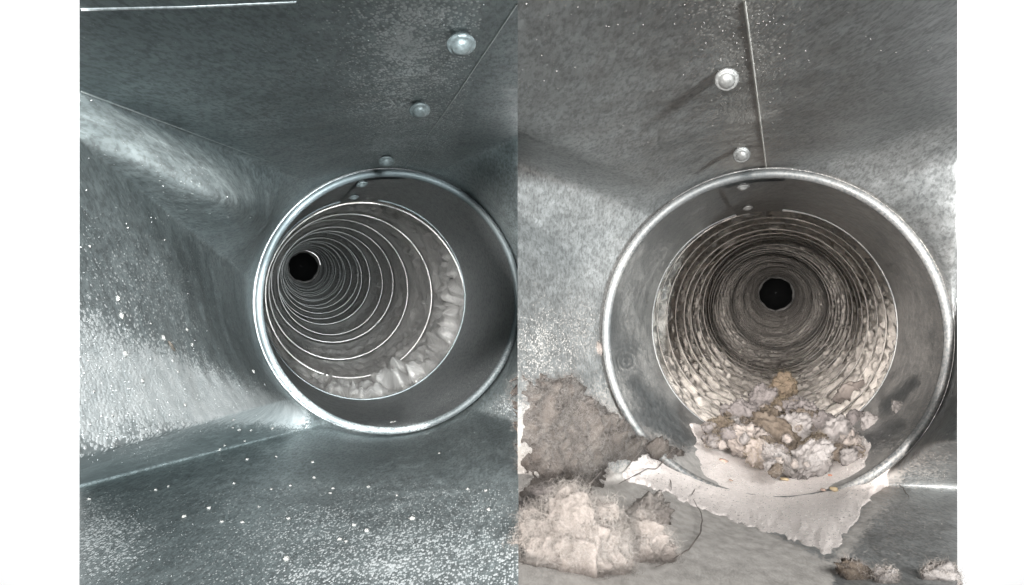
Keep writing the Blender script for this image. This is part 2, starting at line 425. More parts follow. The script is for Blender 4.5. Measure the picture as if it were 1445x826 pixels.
def dustR(x, y):
    a = 0.20 + 0 * x
    low = 0.07 * fbm(np.stack([x / 40, y / 40, 0 * x + 5], -1), 3)
    a = a + 0.42 * gl(x, y, 1040, -20, 1060, 237, 85, 42) + 0.22 * blob(x, y, 1045, 215, 50, 40)
    a = a + 0.26 * blob(x, y, 780, 480, 90, 90)
    a = a * (1 - 0.7 * blob(x, y, 790, 350, 90, 70)) * (1 - 0.7 * blob(x, y, 1300, 250, 90, 90))  # gusset sheen helped through the map: dust thinned at both corners
    # floor: left of the fold smooth grey-tan dust, right darker metal
    edge = 655 + (x - 860) * 0.455
    fl = sstep(-6, 14, y - edge) * (x < 1175)
    a = np.maximum(a, 0.93 * fl)
    rt = sstep(690, 720, y + (x - 1230) * 0.25) * (x >= 1175)
    a = np.where(rt > 0.5, 0.30, a)
    a = np.maximum(a, 0.5 * blob(x, y, 1310, 650, 75, 55) + 0.15 * blob(x, y, 1260, 640, 40, 30))
    a = np.maximum(a, 0.8 * blob(x, y, 800, 610, 150, 90))
    a = np.maximum(a, 0.88 * gl(x, y, 1150, 690, 1270, 640, 50, 20))
    a = np.maximum(a, 0.8 * gl(x, y, 880, 664, 1168, 800, 16, 12)); a = np.maximum(a, 0.72 * gl(x, y, 1182, 792, 1262, 668, 18, 26))
    return a + low
def dust_collarR(x, y):
    a = 0.54 + 0 * x
    a = a - 0.42 * blob(x, y, 1050, 275, 90, 40) - 0.25 * blob(x, y, 940, 320, 40, 30) - 0.4 * blob(x, y, 862, 460, 14, 50)
    a = a + 0.2 * blob(x, y, 1190, 330, 60, 60) + 0.12 * blob(x, y, 1290, 470, 30, 80)
    # finger smudges wiped in the dust
    a = a - 0.7 * blob(x, y, 882, 505, 13, 22) * (0.5 + 0.5 * np.sin(np.hypot(x - 884, y - 510) * 0.9)) - 0.8 * blob(x, y, 925, 588, 24, 16)
    a = a - 0.5 * gl(x, y, 895, 540, 960, 620, 10, 16) - 0.5 * gl(x, y, 1250, 575, 1290, 540, 9, 7) - 0.45 * gl(x, y, 1210, 630, 1270, 600, 14, 8)
    a = a + 0.5 * sstep(620, 680, y) 
    return a + 0.10 * fbm(np.stack([x / 25, y / 25, 0 * x], -1), 3)

specL = [
    (74, 122.7, [(731.5, 190), (731.5, -70), (112, -70), (112, 128)], (421, -70, 0.292), 'panel'),
    (122.7, 172, [(112, 128), (112, 200)], None, ('corner_gusset', 0.024)),
    (172, 224, [(112, 200), (112, 650)], (112, 430, 0.33), 'panel'),
    (224, 243, [(112, 650), (112, 685)], None, ('corner_gusset', 0.0)),
    (243, 305, [(112, 685), (112, 890), (731.5, 890), (731.5, 600)], (421, 850, 0.46), 'panel'),
    (305, 345, [(731.5, 600), (731.5, 480)], None, ('corner_gusset', 0)),
    (345, 375, [(731.5, 480), (731.5, 330)], (731.5, 400, 0.92), 'panel'),
    (15, 74, [(731.5, 330), (731.5, 190)], None, ('corner_gusset', 0.008)),
]
specR = [
    (79, 121, [(1351, 160), (1351, -70), (730.5, -70), (730.5, 190)], (1041, -70, 0.355), 'panel'),
    (121, 170, [(730.5, 190), (730.5, 330)], None, ('corner_gusset', -0.003, [(0.25, 0.82), (0.8, 0.84)])),
    (170, 212, [(730.5, 330), (730.5, 560)], (730.5, 450, 0.78), 'panel'),
    (212, 238, [(730.5, 560), (730.5, 700)], None, ('corner_gusset', 0)),
    (238, 302, [(730.5, 700), (730.5, 890), (1351, 890), (1351, 690)], (1041, 850, 0.56), 'panel'),
    (302, 340, [(1351, 690), (1351, 560)], None, ('corner_gusset', 0.002, [(0.5, 0.72)])),
    (340, 365, [(1351, 560), (1351, 420)], (1351, 490, 0.955), 'panel'),
    (5, 79, [(1351, 420), (1351, 160)], None, ('corner_gusset', 0.004, [(0.3, 0.965), (0.78, 0.94)])),
]
fitL, partsL = make_fitting(DL, specL, dustL, M['sheetL'], 'duct_fitting', 'cleaned galvanised duct fitting, blue-grey steel with light white dust and three roof rivets', 1, 5)
fitR, partsR = make_fitting(DR, specR, dustR, M['sheetR'], 'duct_fitting', 'dirty galvanised duct fitting holding lint and powder under its round collar', 2, 16)
colL = make_collar(DL, fitL, M['collarL'], M['beadL'], dust_collarL, 106, 22)
colR = make_collar(DR, fitR, M['collarR'], M['beadR'], dust_collarR, 106, 22)

# ------------------------------------------------------------------ flexible ducts
def tube_path(d, s, sag=0.0):
    """s 0..1 from opening to far end"""
    c = d.co[None, :] * (1 - s)[:, None] + d.ch[None, :] * s[:, None]
    return c
def flex(d, name, label, mat, wmat, pitch, nu, ns, dirty, seed):
    fr = d.fr
    root = thing(name, label, 'flexible duct', tuple(d.co - fr.ez * R))
    L = d.Yh - d.Yo
    s = np.linspace(0, 1, ns) ** 1.25
    dist = s * L
    a = np.linspace(0, 2 * PI, nu, endpoint=False)
    A, D = np.meshgrid(a, dist, indexing='ij')
    ph = (D / pitch - A / (2 * PI)) % 1.0
    if dirty: ph = (ph + 0.22 * fbm(np.stack([np.cos(A) * 2.2, D * 5, np.sin(A) * 2.2], -1) + 2, 3)) % 1.0
    bow = np.sin(PI * ph)                                  # 0 at wire, 1 mid-way
    near = np.exp(-D / 0.20)
    X = np.stack([np.cos(A) * 3.2, D * 16, np.sin(A) * 3.2], -1)
    if not dirty:
        cr = ridged(np.stack([np.cos(A) * 2.6 + D * 3, D * 13, np.sin(A) * 2.6], -1) + seed, 5) * 0.5
        cr2 = ridged(np.stack([np.cos(A) * 7 + D * 14, D * 34, np.sin(A) * 7 - D * 10], -1) + seed, 3)
        r = WALL + 0.0045 + 0.0085 * bow - 0.0045 * cr * (0.25 + 0.75 * bow) - 0.0022 * cr2 * bow
        w1 = fbm(np.stack([np.cos(A) * 2, D * 3, np.sin(A) * 2], -1) + 3, 3); w2 = fbm(np.stack([np.cos(A) * 3, D * 6, np.sin(A) * 3], -1) + 8, 3)
        tri = lambda q: 1 - 2 * np.abs((q % 1.0) - 0.5) * 2
        big = 0.5 + 0.45 * tri(A * 8 / (2 * PI) + D * 13.0 + 0.9 * w1) + 0.35 * tri(A * 14 / (2 * PI) - D * 19.0 + 1.3 * w2)
        r = r - 0.0030 * tri(D / pitch * 2.0 + 0.8 * w2 + A / PI) * bow
        side = 0.35 + 0.65 * sstep(-0.2, 0.5, np.cos(A + 0.9))
        lipm = sstep(0.15, 0.75, np.cos(A + 0.75)) * (0.75 + 0.5 * w1)
        r = r - 0.017 * lipm * sstep(0.0, 0.075, D) * sstep(0.19, 0.085, D) * (0.7 + 0.5 * big)
        r = r - 0.012 * near * side * (big - 0.5) * sstep(0.0, 0.06, D)
    else:
        cr = ridged(np.stack([np.cos(A) * 2.6, D * 26, np.sin(A) * 2.6], -1) + seed, 4) * 0.5
        cr2 = fbm(np.stack([np.cos(A) * 9, D * 50, np.sin(A) * 9], -1) + seed, 3)
        w1 = fbm(np.stack([np.cos(A) * 1.7, D * 2.5, np.sin(A) * 1.7], -1) + 3, 4); w2 = fbm(np.stack([np.cos(A) * 3, D * 5, np.sin(A) * 3], -1) + 8, 4)
        tri = lambda q: 1 - 4 * np.abs((q % 1.0) - 0.5)
        cr = cr * 0.35 + 0.45 * tri(D / pitch * 1.7 + 1.1 * w1) + 0.35 * tri(D / pitch * 3.1 + 1.7 * w2)
        r = WALL + 0.0035 + 0.0055 * bow ** 0.7 - 0.0085 * cr * (0.4 + 0.6 * bow) + 0.0018 * cr2
    r = r * (1 - 0.02 * s[None, :])
    r = np.maximum(r, WALL * 0.80)
    cen = tube_path(d, s)
    wob = 0.004 * np.sin(dist * 9 + seed)[:, None] * fr.ex + 0.003 * np.sin(dist * 13 + 1)[:, None] * fr.ez
    wob *= sstep(0.1, 0.6, dist)[:, None]
    V = (cen + wob)[None] + (r * np.cos(A))[..., None] * fr.ex + (r * np.sin(A))[..., None] * fr.ez
    at = None
    if dirty:
        up = -np.sin(A)
        du = 0.68 + 0.22 * up + 0.25 * sstep(0.3, 2.5, D) - 0.30 * bow * np.exp(-D / 0.8) + 0.05 * np.cos(A)
        at = {'dust': np.clip(du, 0, 1)}
    mesh_np('foil_liner', V, grid_quads(nu, ns, True), mat, root, True, at)
    # the spring wire under the foil
    turns = L / pitch
    m = int(turns * 96); q = np.linspace(0, turns, m)
    ang = 2 * PI * (q % 1.0); dq = q * pitch
    # phase 0 where D/pitch = A/2pi
    ang = 2 * PI * q; keep = dq < L; ang, dq = ang[keep], dq[keep]
    sw = (dq / L); cw = tube_path(d, sw)
    wb = 0.004 * np.sin(dq * 9 + seed)[:, None] * fr.ex + 0.003 * np.sin(dq * 13 + 1)[:, None] * fr.ez
    wb *= sstep(0.1, 0.6, dq)[:, None]
    rw = (WALL + (0.0018 if not dirty else 0.0026)) * (1 - 0.02 * sw)
    k = 6; V2 = []
    rad = 0.0008 if not dirty else 0.0007
    for j in range(k):
        b = 2 * PI * j / k
        rr = rw + rad * math.cos(b) - (0.0016 + 0.0006 * np.sin(ang * 0.37))
        V2.append(cw + wb + (rr * np.cos(ang))[:, None] * fr.ex + (rr * np.sin(ang))[:, None] * fr.ez + rad * math.sin(b) * fr.ey)
    V2 = np.stack(V2, 0)                                   # k x m
    mesh_np('spring_wire', V2, grid_quads(k, len(dq), True), wmat, root, True)
    # foil end lip and the pipe it runs into, coloured black for deep shade
    e = d.ch; n = 96; t = np.linspace(0, 2 * PI, n, endpoint=False)
    def rg(rr, y, jit=0.0):
        j = 1 + jit * np.sin(t * 5 + seed) + jit * 0.7 * np.sin(t * 11)
        return e + (rr * j * np.cos(t))[:, None] * fr.ex + (rr * j * np.sin(t))[:, None] * fr.ez + y * fr.ey
    lip = np.stack([rg(WALL * 1.04, -0.02), rg(WALL * 0.90, -0.03, 0.03), rg(WALL * 0.885, -0.01, 0.03), rg(WALL * 0.9, 0.05)], 1)
    mesh_np('end_lip', lip, grid_quads(n, 4, True), M['lip'], root, True)
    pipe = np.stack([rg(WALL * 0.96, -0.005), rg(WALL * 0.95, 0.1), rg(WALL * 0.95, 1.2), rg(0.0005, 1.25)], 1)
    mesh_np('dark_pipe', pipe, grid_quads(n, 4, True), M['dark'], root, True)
    return root
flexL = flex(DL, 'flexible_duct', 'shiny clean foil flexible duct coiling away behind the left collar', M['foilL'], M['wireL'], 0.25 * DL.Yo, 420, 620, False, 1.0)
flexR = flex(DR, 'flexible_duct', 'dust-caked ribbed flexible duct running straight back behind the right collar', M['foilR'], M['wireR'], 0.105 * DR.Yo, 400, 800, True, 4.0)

# ------------------------------------------------------------------ finding surfaces
def bvh_of(objs):
    V = []; T = []; n = 0
    for o in objs:
        me = o.data
        v = np.empty(len(me.vertices) * 3, np.float32); me.vertices.foreach_get('co', v); v = v.reshape(-1, 3)
        f = np.empty(len(me.loops), np.int32); me.loops.foreach_get('vertex_index', f); f = f.reshape(-1, 4)
        V.append(v); T.append(f + n); n += len(v)
    return BVHTree.FromPolygons(np.concatenate(V).tolist(), np.concatenate(T).tolist())
hardL = [o for o in fitL.children]; hardR = [o for o in fitR.children]
BL = bvh_of(hardL); BR = bvh_of(hardR + [o for o in flexR.children if o.name.startswith('foil')])
def hit(B, px, py):
    r = Vector(ray(px, py)); r.normalize()
    loc, nor, i, dist = B.ray_cast(Vector((0, 0, 0)), r)
    if loc is None: return None, None
    if nor.dot(r) > 0: nor = -nor
    return np.array(loc), np.array(nor)

# ------------------------------------------------------------------ rivets, seams, hems (parts of the fittings)
def lathe_verts(prof, n=28):
    a = np.linspace(0, 2 * PI, n, endpoint=False); prof = np.array(prof)
    V = np.stack([prof[None, :, 0] * np.cos(a)[:, None], prof[None, :, 0] * np.sin(a)[:, None], prof[None, :, 1] + 0 * a[:, None]], -1)
    return V, grid_quads(n, len(prof), True)
def basis(z):
    z = z / np.linalg.norm(z); x = np.cross(z, [0.3, 0.2, 0.9]); x /= np.linalg.norm(x); return np.stack([x, np.cross(z, x), z], 1)
RIV = [(0.60, -0.9), (0.60, 0.30), (0.95, 0.34), (1.0, 0.42), (1.0, 0.52), (0.93, 0.62), (0.80, 0.68), (0.72, 0.66), (0.64, 0.82), (0.46, 0.97), (0.24, 1.05), (0.02, 1.07)]
def rivet(B, px, py, wpx, parent, mat, tilt=0.55, squash=1.0):
    P, n = hit(B, px, py)
    r = 0.5 * wpx * P[1] / F
    ax = n * (1 - tilt) - P / np.linalg.norm(P) * tilt
    V, Q = lathe_verts(RIV)
    Wd = (V * [r, r, r * squash]) @ basis(ax).T + P + n * r * tilt * 0.9
    return mesh_np('rivet', Wd, Q, mat, parent, True)
for px, py, w in ((649, 48, 42), (591, 145, 30), (545, 220, 22)): rivet(BL, px, py, w, fitL, M['rivetL'], 0.42)
for px, py, w in ((510, 256, 17), (499, 275, 14)): rivet(BL, px, py, w, fitL, M['rivetL'], 0.2, 0.8)
for px, py, w in ((1023, 99, 34), (1045, 209, 24)): rivet(BR, px, py, w, fitR, M['rivetR'], 0.7)
for px, py, w in ((1048, 260, 17), (1055, 290, 15)): rivet(BR, px, py, w, fitR, M['rivetR'], 0.2, 0.8)

def tube_along(P, rad, k=6):
    P = np.asarray(P); m = len(P); T = np.gradient(P, axis=0); T /= np.linalg.norm(T, axis=1)[:, None]
    up = np.array([0.31, 0.22, 0.92]); X = np.cross(T, up); X /= np.linalg.norm(X, axis=1)[:, None]; Y = np.cross(T, X)
    rad = np.broadcast_to(rad, (m,))
    V = np.stack([P + (rad * math.cos(2 * PI * j / k))[:, None] * X + (rad * math.sin(2 * PI * j / k))[:, None] * Y for j in range(k)], 0)
    return V, grid_quads(k, m, True)
def px_line(B, pts, n, lift=0.0):
    p, L = seg_lengths(pts); t = np.linspace(0, 1, n); out = []
    for x, y in zip(np.interp(t, L, p[:, 0]), np.interp(t, L, p[:, 1])):
        h, nn = hit(B, x, y)
        if h is not None: out.append(h + nn * lift)
    return np.array(out)
def strip(name, B, pts, rad, mat, parent, lift=0.0, n=60):
    P = px_line(B, pts, n, lift); V, Q = tube_along(P, rad); return mesh_np(name, V, Q, mat, parent, True)
strip('lap_seam', BL, [(572, 236), (640, 140), (729, 6)], 0.00035, M['seamL'], fitL)
strip('lap_seam', BR, [(1050, 1), (1066, 120), (1081, 236)], 0.00045, M['seamR'], fitR)
strip('hem', BL, [(114, 13), (260, 10), (418, 3)], 0.0006, M['collarL'], fitL)
strip('fold_highlight', BL, [(113, 129), (250, 180), (400, 236)], np.linspace(0.0003, 0.0001, 60), M['seamL'], fitL)  # pale strip added as the highlight along the fold

# ------------------------------------------------------------------ dust grains and crumbs in the cleaned fitting
rnd = np.random.RandomState(11)
OCT = np.array([(1, 0, 0), (-1, 0, 0), (0, 1, 0), (0, -1, 0), (0, 0, 1), (0, 0, -1)], float)
OCF = np.array([(0, 2, 4), (2, 1, 4), (1, 3, 4), (3, 0, 4), (2, 0, 5), (1, 2, 5), (3, 1, 5), (0, 3, 5)])
def grains(name, B, boxes, density, count, smin, smax, mat, label, tries=14):
    pts = []
    while len(pts) < count and tries:
        tries -= 1
        xs = rnd.uniform(boxes[0], boxes[2], 5000); ys = rnd.uniform(boxes[1], boxes[3], 5000)
        k = rnd.rand(5000) < density(xs, ys)
        for x, y in zip(xs[k], ys[k]):
            h, n = hit(B, x, y)
            if h is not None and h[1] < 1.0: pts.append((h, n))
            if len(pts) >= count: break
    P = np.array([p for p, n in pts]); Nn = np.array([n for p, n in pts])
    z = np.random.RandomState(3).rand(len(P)) ** 5 * (smax - smin) + smin
    jit = 1 + 0.5 * (rnd.rand(len(P), 6, 1) - 0.5)
    V = P[:, None, :] + Nn[:, None, :] * (z * 0.4)[:, None, None] + OCT[None] * jit * z[:, None, None]
    Fc = (OCF[None] + 6 * np.arange(len(P))[:, None, None]).reshape(-1, 3)
    o = mesh_np(name, V, Fc, mat, None, True)
    return tag(o, label, 'dust', kind='stuff')
M['grain'] = simple('plaster_dust', (0.26, 0.275, 0.275), (0.38, 0.385, 0.38), 800, 0, 0.9)
M['crumb'] = simple('plaster_crumb', (0.22, 0.22, 0.21), (0.32, 0.315, 0.30), 500, 0, 0.9, 0.0008)
M['grainR'] = simple('grey_dust', (0.255, 0.236, 0.221), (0.360, 0.338, 0.315), 800, 0, 0.95)
def densL(x, y): return np.clip(dustL(x, y), 0, 1) ** 1.6 * np.where(y < 240, 0.22, 1.0)
grains('dust_grains', BL, (113, 2, 730, 824), densL, 3000, 0.00007, 0.00026, M['grain'], 'fine white dust grains scattered over the cleaned blue-grey steel')

def ico(sub):
    bm = bmesh.new(); bmesh.ops.create_icosphere(bm, subdivisions=sub, radius=1.0); bm.verts.ensure_lookup_table()
    V = np.array([v.co[:] for v in bm.verts]); T = np.array([[v.index for v in f.verts] for f in bm.faces]); bm.free(); return V, T
ICO = {k: ico(k) for k in (2, 3, 4, 5, 6)}
crumb_me = []; OWN = {}
for k in range(4):
    V, T = ICO[2]; V = V * (1 + 0.5 * fbm(V * 1.3 + 5 * k, 3))[:, None] * [1, 0.8, 0.6]
    o = mesh_np('dust_crumb', V, T, M['crumb']); crumb_me.append(o.data); bpy.data.objects.remove(o)
def crumb(me, B, px, py, rpx, name, label, cat, group=None, mat=None):
    P, n = hit(B, px, py)
    if P is None: return
    r = rpx * P[1] / F
    o = bpy.data.objects.new(name, me); C.objects.link(o)
    o.location = P + n * r * 0.35
    o.rotation_euler = (Vector(n).to_track_quat('Z', 'Y') @ Matrix.Rotation(rnd.rand() * 6.3, 3, 'Z').to_quaternion()).to_euler()
    o.scale = (r, r, r); return tag(o, OWN.get((px, py), label), cat, group)
wallc = [(165,422,7),(170,447,8),(263,466,5),(229,478,8),(212,457,3),(270,487,5),(243,510,4),(250,525,4),(175,500,7),(200,538,6),(357,525,5),(373,543,3),(180,322,2.5),(126,348,4),(232,339,2.5),(260,572,5),(132,553,4),(158,587,4)]
midc = [(337,606,4),(329,592,4),(354,607,3),(384,604,3.5),(328,603,3),(349,649,4),(345,622,2.5),(317,628,3),(310,634,3)]
floorc = [(330,683,3.5),(383,691,3),(410,686,3.5),(295,718,5),(260,730,5),(313,737,4),(342,738,4),(407,733,5),(405,790,8),(126,705,4),(220,692,4),(238,687,3),(441,653,4),(443,675,4),(520,688,4),(466,697,4),(470,690,3),(660,691,4),(686,693,4),(500,742,5),(518,750,6),(582,733,7),(480,762,5),(489,765,4),(690,720,5),(560,700,3),(620,640,2.5),(365,716,3),(390,645,2.5)]
OWN = {(170, 447): 'largest off-white crumb, near the left edge at the top of the white dust streak', (165, 422): 'oval cream crumb just above the largest one on the left wall',
       (229, 478): 'cream crumb just left of the dark splinter', (357, 525): 'white crumb nearest the left rim of the clean collar', (126, 348): 'lone pale crumb on the dark upper left wall by the edge',
       (180, 322): 'tiny lone crumb highest on the dark left wall', (405, 790): 'largest white crumb on the cleaned floor, near the bottom edge', (582, 733): 'big white crumb on the floor straight below the clean collar',
       (260, 572): 'oval white crumb in the lower white dust', (349, 649): 'white crumb at the lower edge of the dark bare patch', (126, 705): 'crumb at the far left of the cleaned floor',
       (686, 693): 'crumb at the far right of the cleaned floor', (660, 691): 'crumb just left of the rightmost floor crumb'}
for k, (x, y, r) in enumerate(wallc): crumb(crumb_me[k % 4], BL, x, y, r * 0.62, 'dust_crumb', 'off-white plaster crumb on the dust-whitened side wall of the cleaned fitting', 'crumb', 'crumbs on the dusty side wall')
for k, (x, y, r) in enumerate(midc): crumb(crumb_me[k % 4], BL, x, y, r * 0.7, 'dust_crumb', 'white crumb on the dark bare patch below the white dust streak', 'crumb', 'crumbs on the dark bare patch')
for k, (x, y, r) in enumerate(floorc): crumb(crumb_me[k % 4], BL, x, y, r * 0.7, 'dust_crumb', 'white crumb on the speckled floor sheet of the cleaned fitting', 'crumb', 'crumbs on the cleaned floor sheet')
# flaky star-shaped crumb on the collar and a dark splinter in the dust
Vs = []; Ts = []
for k in range(6):
    a = k * 1.05 + 0.3; L = 1.0 + 0.5 * math.sin(k * 2.3); V, T = ICO[2]
    V = V * [0.55 * L, 0.22, 0.2] + [0.5 * L, 0, 0]; V = V * (1 + 0.3 * fbm(V * 3 + k, 2))[:, None]
    Rm = np.array([[math.cos(a), -math.sin(a), 0], [math.sin(a), math.cos(a), 0], [0, 0, 1]]); Ts.append(T + len(ICO[2][0]) * k); Vs.append(V @ Rm.T)
o = mesh_np('dust_flake', np.concatenate(Vs), np.concatenate(Ts), M['crumb']); star = o.data; bpy.data.objects.remove(o)
crumb(star, BL, 555, 597, 5, 'dust_flake', 'star-shaped white flake lying in the bottom of the clean collar', 'flake')
M['bark'] = simple('dark_splinter', (0.05, 0.045, 0.04), (0.14, 0.12, 0.10), 300, 0, 0.8, 0.001)
def twig(name, B, pts, rad, mat, label, cat, lift=0.0006, group=None, n=24):
    P = px_line(B, pts, n, lift); P = P + 0.0004 * fbm(P * 160, 2)[:, None]
    V, Q = tube_along(P, rad * np.sin(np.linspace(0.25, PI - 0.25, len(P))) ** 0.6); o = mesh_np(name, V, Q, mat); return tag(o, label, cat, group)
twig('splinter', BL, [(235, 482), (240, 489), (245, 496)], 0.0006, M['bark'], 'small dark splinter lying in the white dust streak', 'splinter')

# ------------------------------------------------------------------ lint, powder and hair in the dirty fitting
def lint_mat(name, ca, cb, scale=160):
    s = NT(name); co = s.coord(); n = s.noise(co, scale, 6, 0.7, 0.6); n2 = s.noise(co, scale * 6, 3, 0.7)
    f = s.math('ADD', s.math('MULTIPLY', n, 0.7), s.math('MULTIPLY', n2, 0.3))
    return s.done(s.bsdf(s.mix(s.mapr(f, 0.32, 0.68), c4(*ca), c4(*cb)), 0, 1.0, s.bump(f, 0.8, 0.0009), 0.05))
M['lint_mauve'] = lint_mat('lint_mauve_grey', (0.052, 0.046, 0.044), (0.097, 0.085, 0.082))
M['lint_tan'] = lint_mat('lint_tan', (0.095, 0.080, 0.070), (0.166, 0.143, 0.131))
M['lint_brown'] = lint_mat('lint_brown', (0.029, 0.022, 0.017), (0.074, 0.060, 0.048))
M['lint_pale'] = lint_mat('lint_pale', (0.087, 0.078, 0.074), (0.132, 0.121, 0.116))
M['lint_ochre'] = lint_mat('lint_ochre', (0.037, 0.030, 0.022), (0.084, 0.062, 0.045), 220)
M['lint_mat'] = lint_mat('lint_matted', (0.042, 0.033, 0.029), (0.086, 0.075, 0.066), 120)
M['powder'] = lint_mat('pale_powder', (0.48, 0.425, 0.40), (0.70, 0.635, 0.605), 420)
M['fibre'] = simple('fibre_grey', (0.081, 0.071, 0.065), (0.149, 0.133, 0.124), 60, 0, 0.9)
M['fibre_pale'] = simple('fibre_pale', (0.122, 0.104, 0.092), (0.190, 0.169, 0.154), 60, 0, 0.9)
M['fibre_gold'] = simple('fibre_gold', (0.062, 0.046, 0.028), (0.136, 0.105, 0.068), 60, 0, 0.8)
M['hair'] = simple('hair_dark', (0.06, 0.05, 0.045), (0.16, 0.135, 0.12), 60, 0, 0.6)

def fibres(P, Nn, count, length, width, mat, parent, seed, spread=0.8):
    r = np.random.RandomState(seed); k = r.randint(0, len(P), count); m = 5
    p = P[k] - Nn[k] * width; d = Nn[k] * 0.7 + r.randn(count, 3) * spread; d /= np.linalg.norm(d, axis=1)[:, None]
    w = r.randn(count, 3); w -= (w * d).sum(1)[:, None] * d; w /= np.linalg.norm(w, axis=1)[:, None]
    L = length * (0.35 + 0.9 * r.rand(count)) / m
    curl = r.randn(count, 3) * 0.9
    rows = []
    for j in range(m + 1):
        ww = width * (1 - 0.6 * j / m)
        rows.append(np.stack([p - w * ww * 0.5, p + w * ww * 0.5], 1))
        d = d + np.cross(curl, d) + r.randn(count, 3) * 0.25; d /= np.linalg.norm(d, axis=1)[:, None]; p = p + d * L[:, None]
    V = np.stack(rows, 1)                                   # count, m+1, 2, 3
    b = np.arange(count)[:, None] * (2 * (m + 1)) + 2 * np.arange(m)[None, :]
    Q = np.stack([b, b + 1, b + 3, b + 2], -1).reshape(-1, 4)
    o = mesh_np('lint_fibres', V, Q, mat, parent, True); o['kind'] = 'stuff'; return o
def vnormals(V, T):
    n = np.cross(V[T[:, 1]] - V[T[:, 0]], V[T[:, 2]] - V[T[:, 0]]); N = np.zeros_like(V)
    for j in range(3): np.add.at(N, T[:, j], n)
    return N / (np.linalg.norm(N, axis=1)[:, None] + 1e-12)
def lump(px, py, wpx, hpx, depth, mat, label, seed, name='lint_lump', cat='lint', group=None, sub=4, rough=1.0, fib=(1400, 0.0045, 0.00016, 'fibre'), thick=0.8, soft=False):
    """a fluffy clump whose middle is seen at (px, py) at this distance along the right-hand axis"""
    P = FR.at(px, py, depth); sx = 0.5 * wpx * P[1] / F; sz = 0.5 * hpx * P[1] / F; sy = thick * 0.5 * (sx + sz)
    V, T = ICO[sub]
    h = 0.38 * fbm(V * 1.2 + seed * 7.7, 2) + 0.34 * (np.abs(perlin(V * 2.3 + seed * 3.3)) - 0.2) + 0.26 * rough * (np.abs(perlin(V * 4.7 + seed)) - 0.2) + 0.15 * rough * (np.abs(perlin(V * 10 + seed)) - 0.2) + 0.10 * rough * perlin(V * 21 + seed)
    if soft: h = 0.30 * fbm(V * 1.3 + seed, 2) + 0.22 * fbm(V * 2.6 + seed, 2) + 0.05 * fbm(V * 8 + seed, 3)
    V = V * (1 + h)[:, None]
    rot = 0.0 if soft else math.sin(seed * 12.9) * 0.8; cr_, sr_ = math.cos(rot), math.sin(rot)
    Wd = (V * [sx, sy, sz]) @ np.array([[cr_, 0, -sr_], [0, 1, 0], [sr_, 0, cr_]]).T @ FR.M.T + P
    o = mesh_np(name, Wd - P, T, mat, None, True); o.location = P; tag(o, label, cat, group)
    if fib:
        Wl = Wd - P; f = fibres(Wl, vnormals(Wl, T), fib[0], fib[1], fib[2], M[fib[3]], None, seed); f.parent = o
    return o

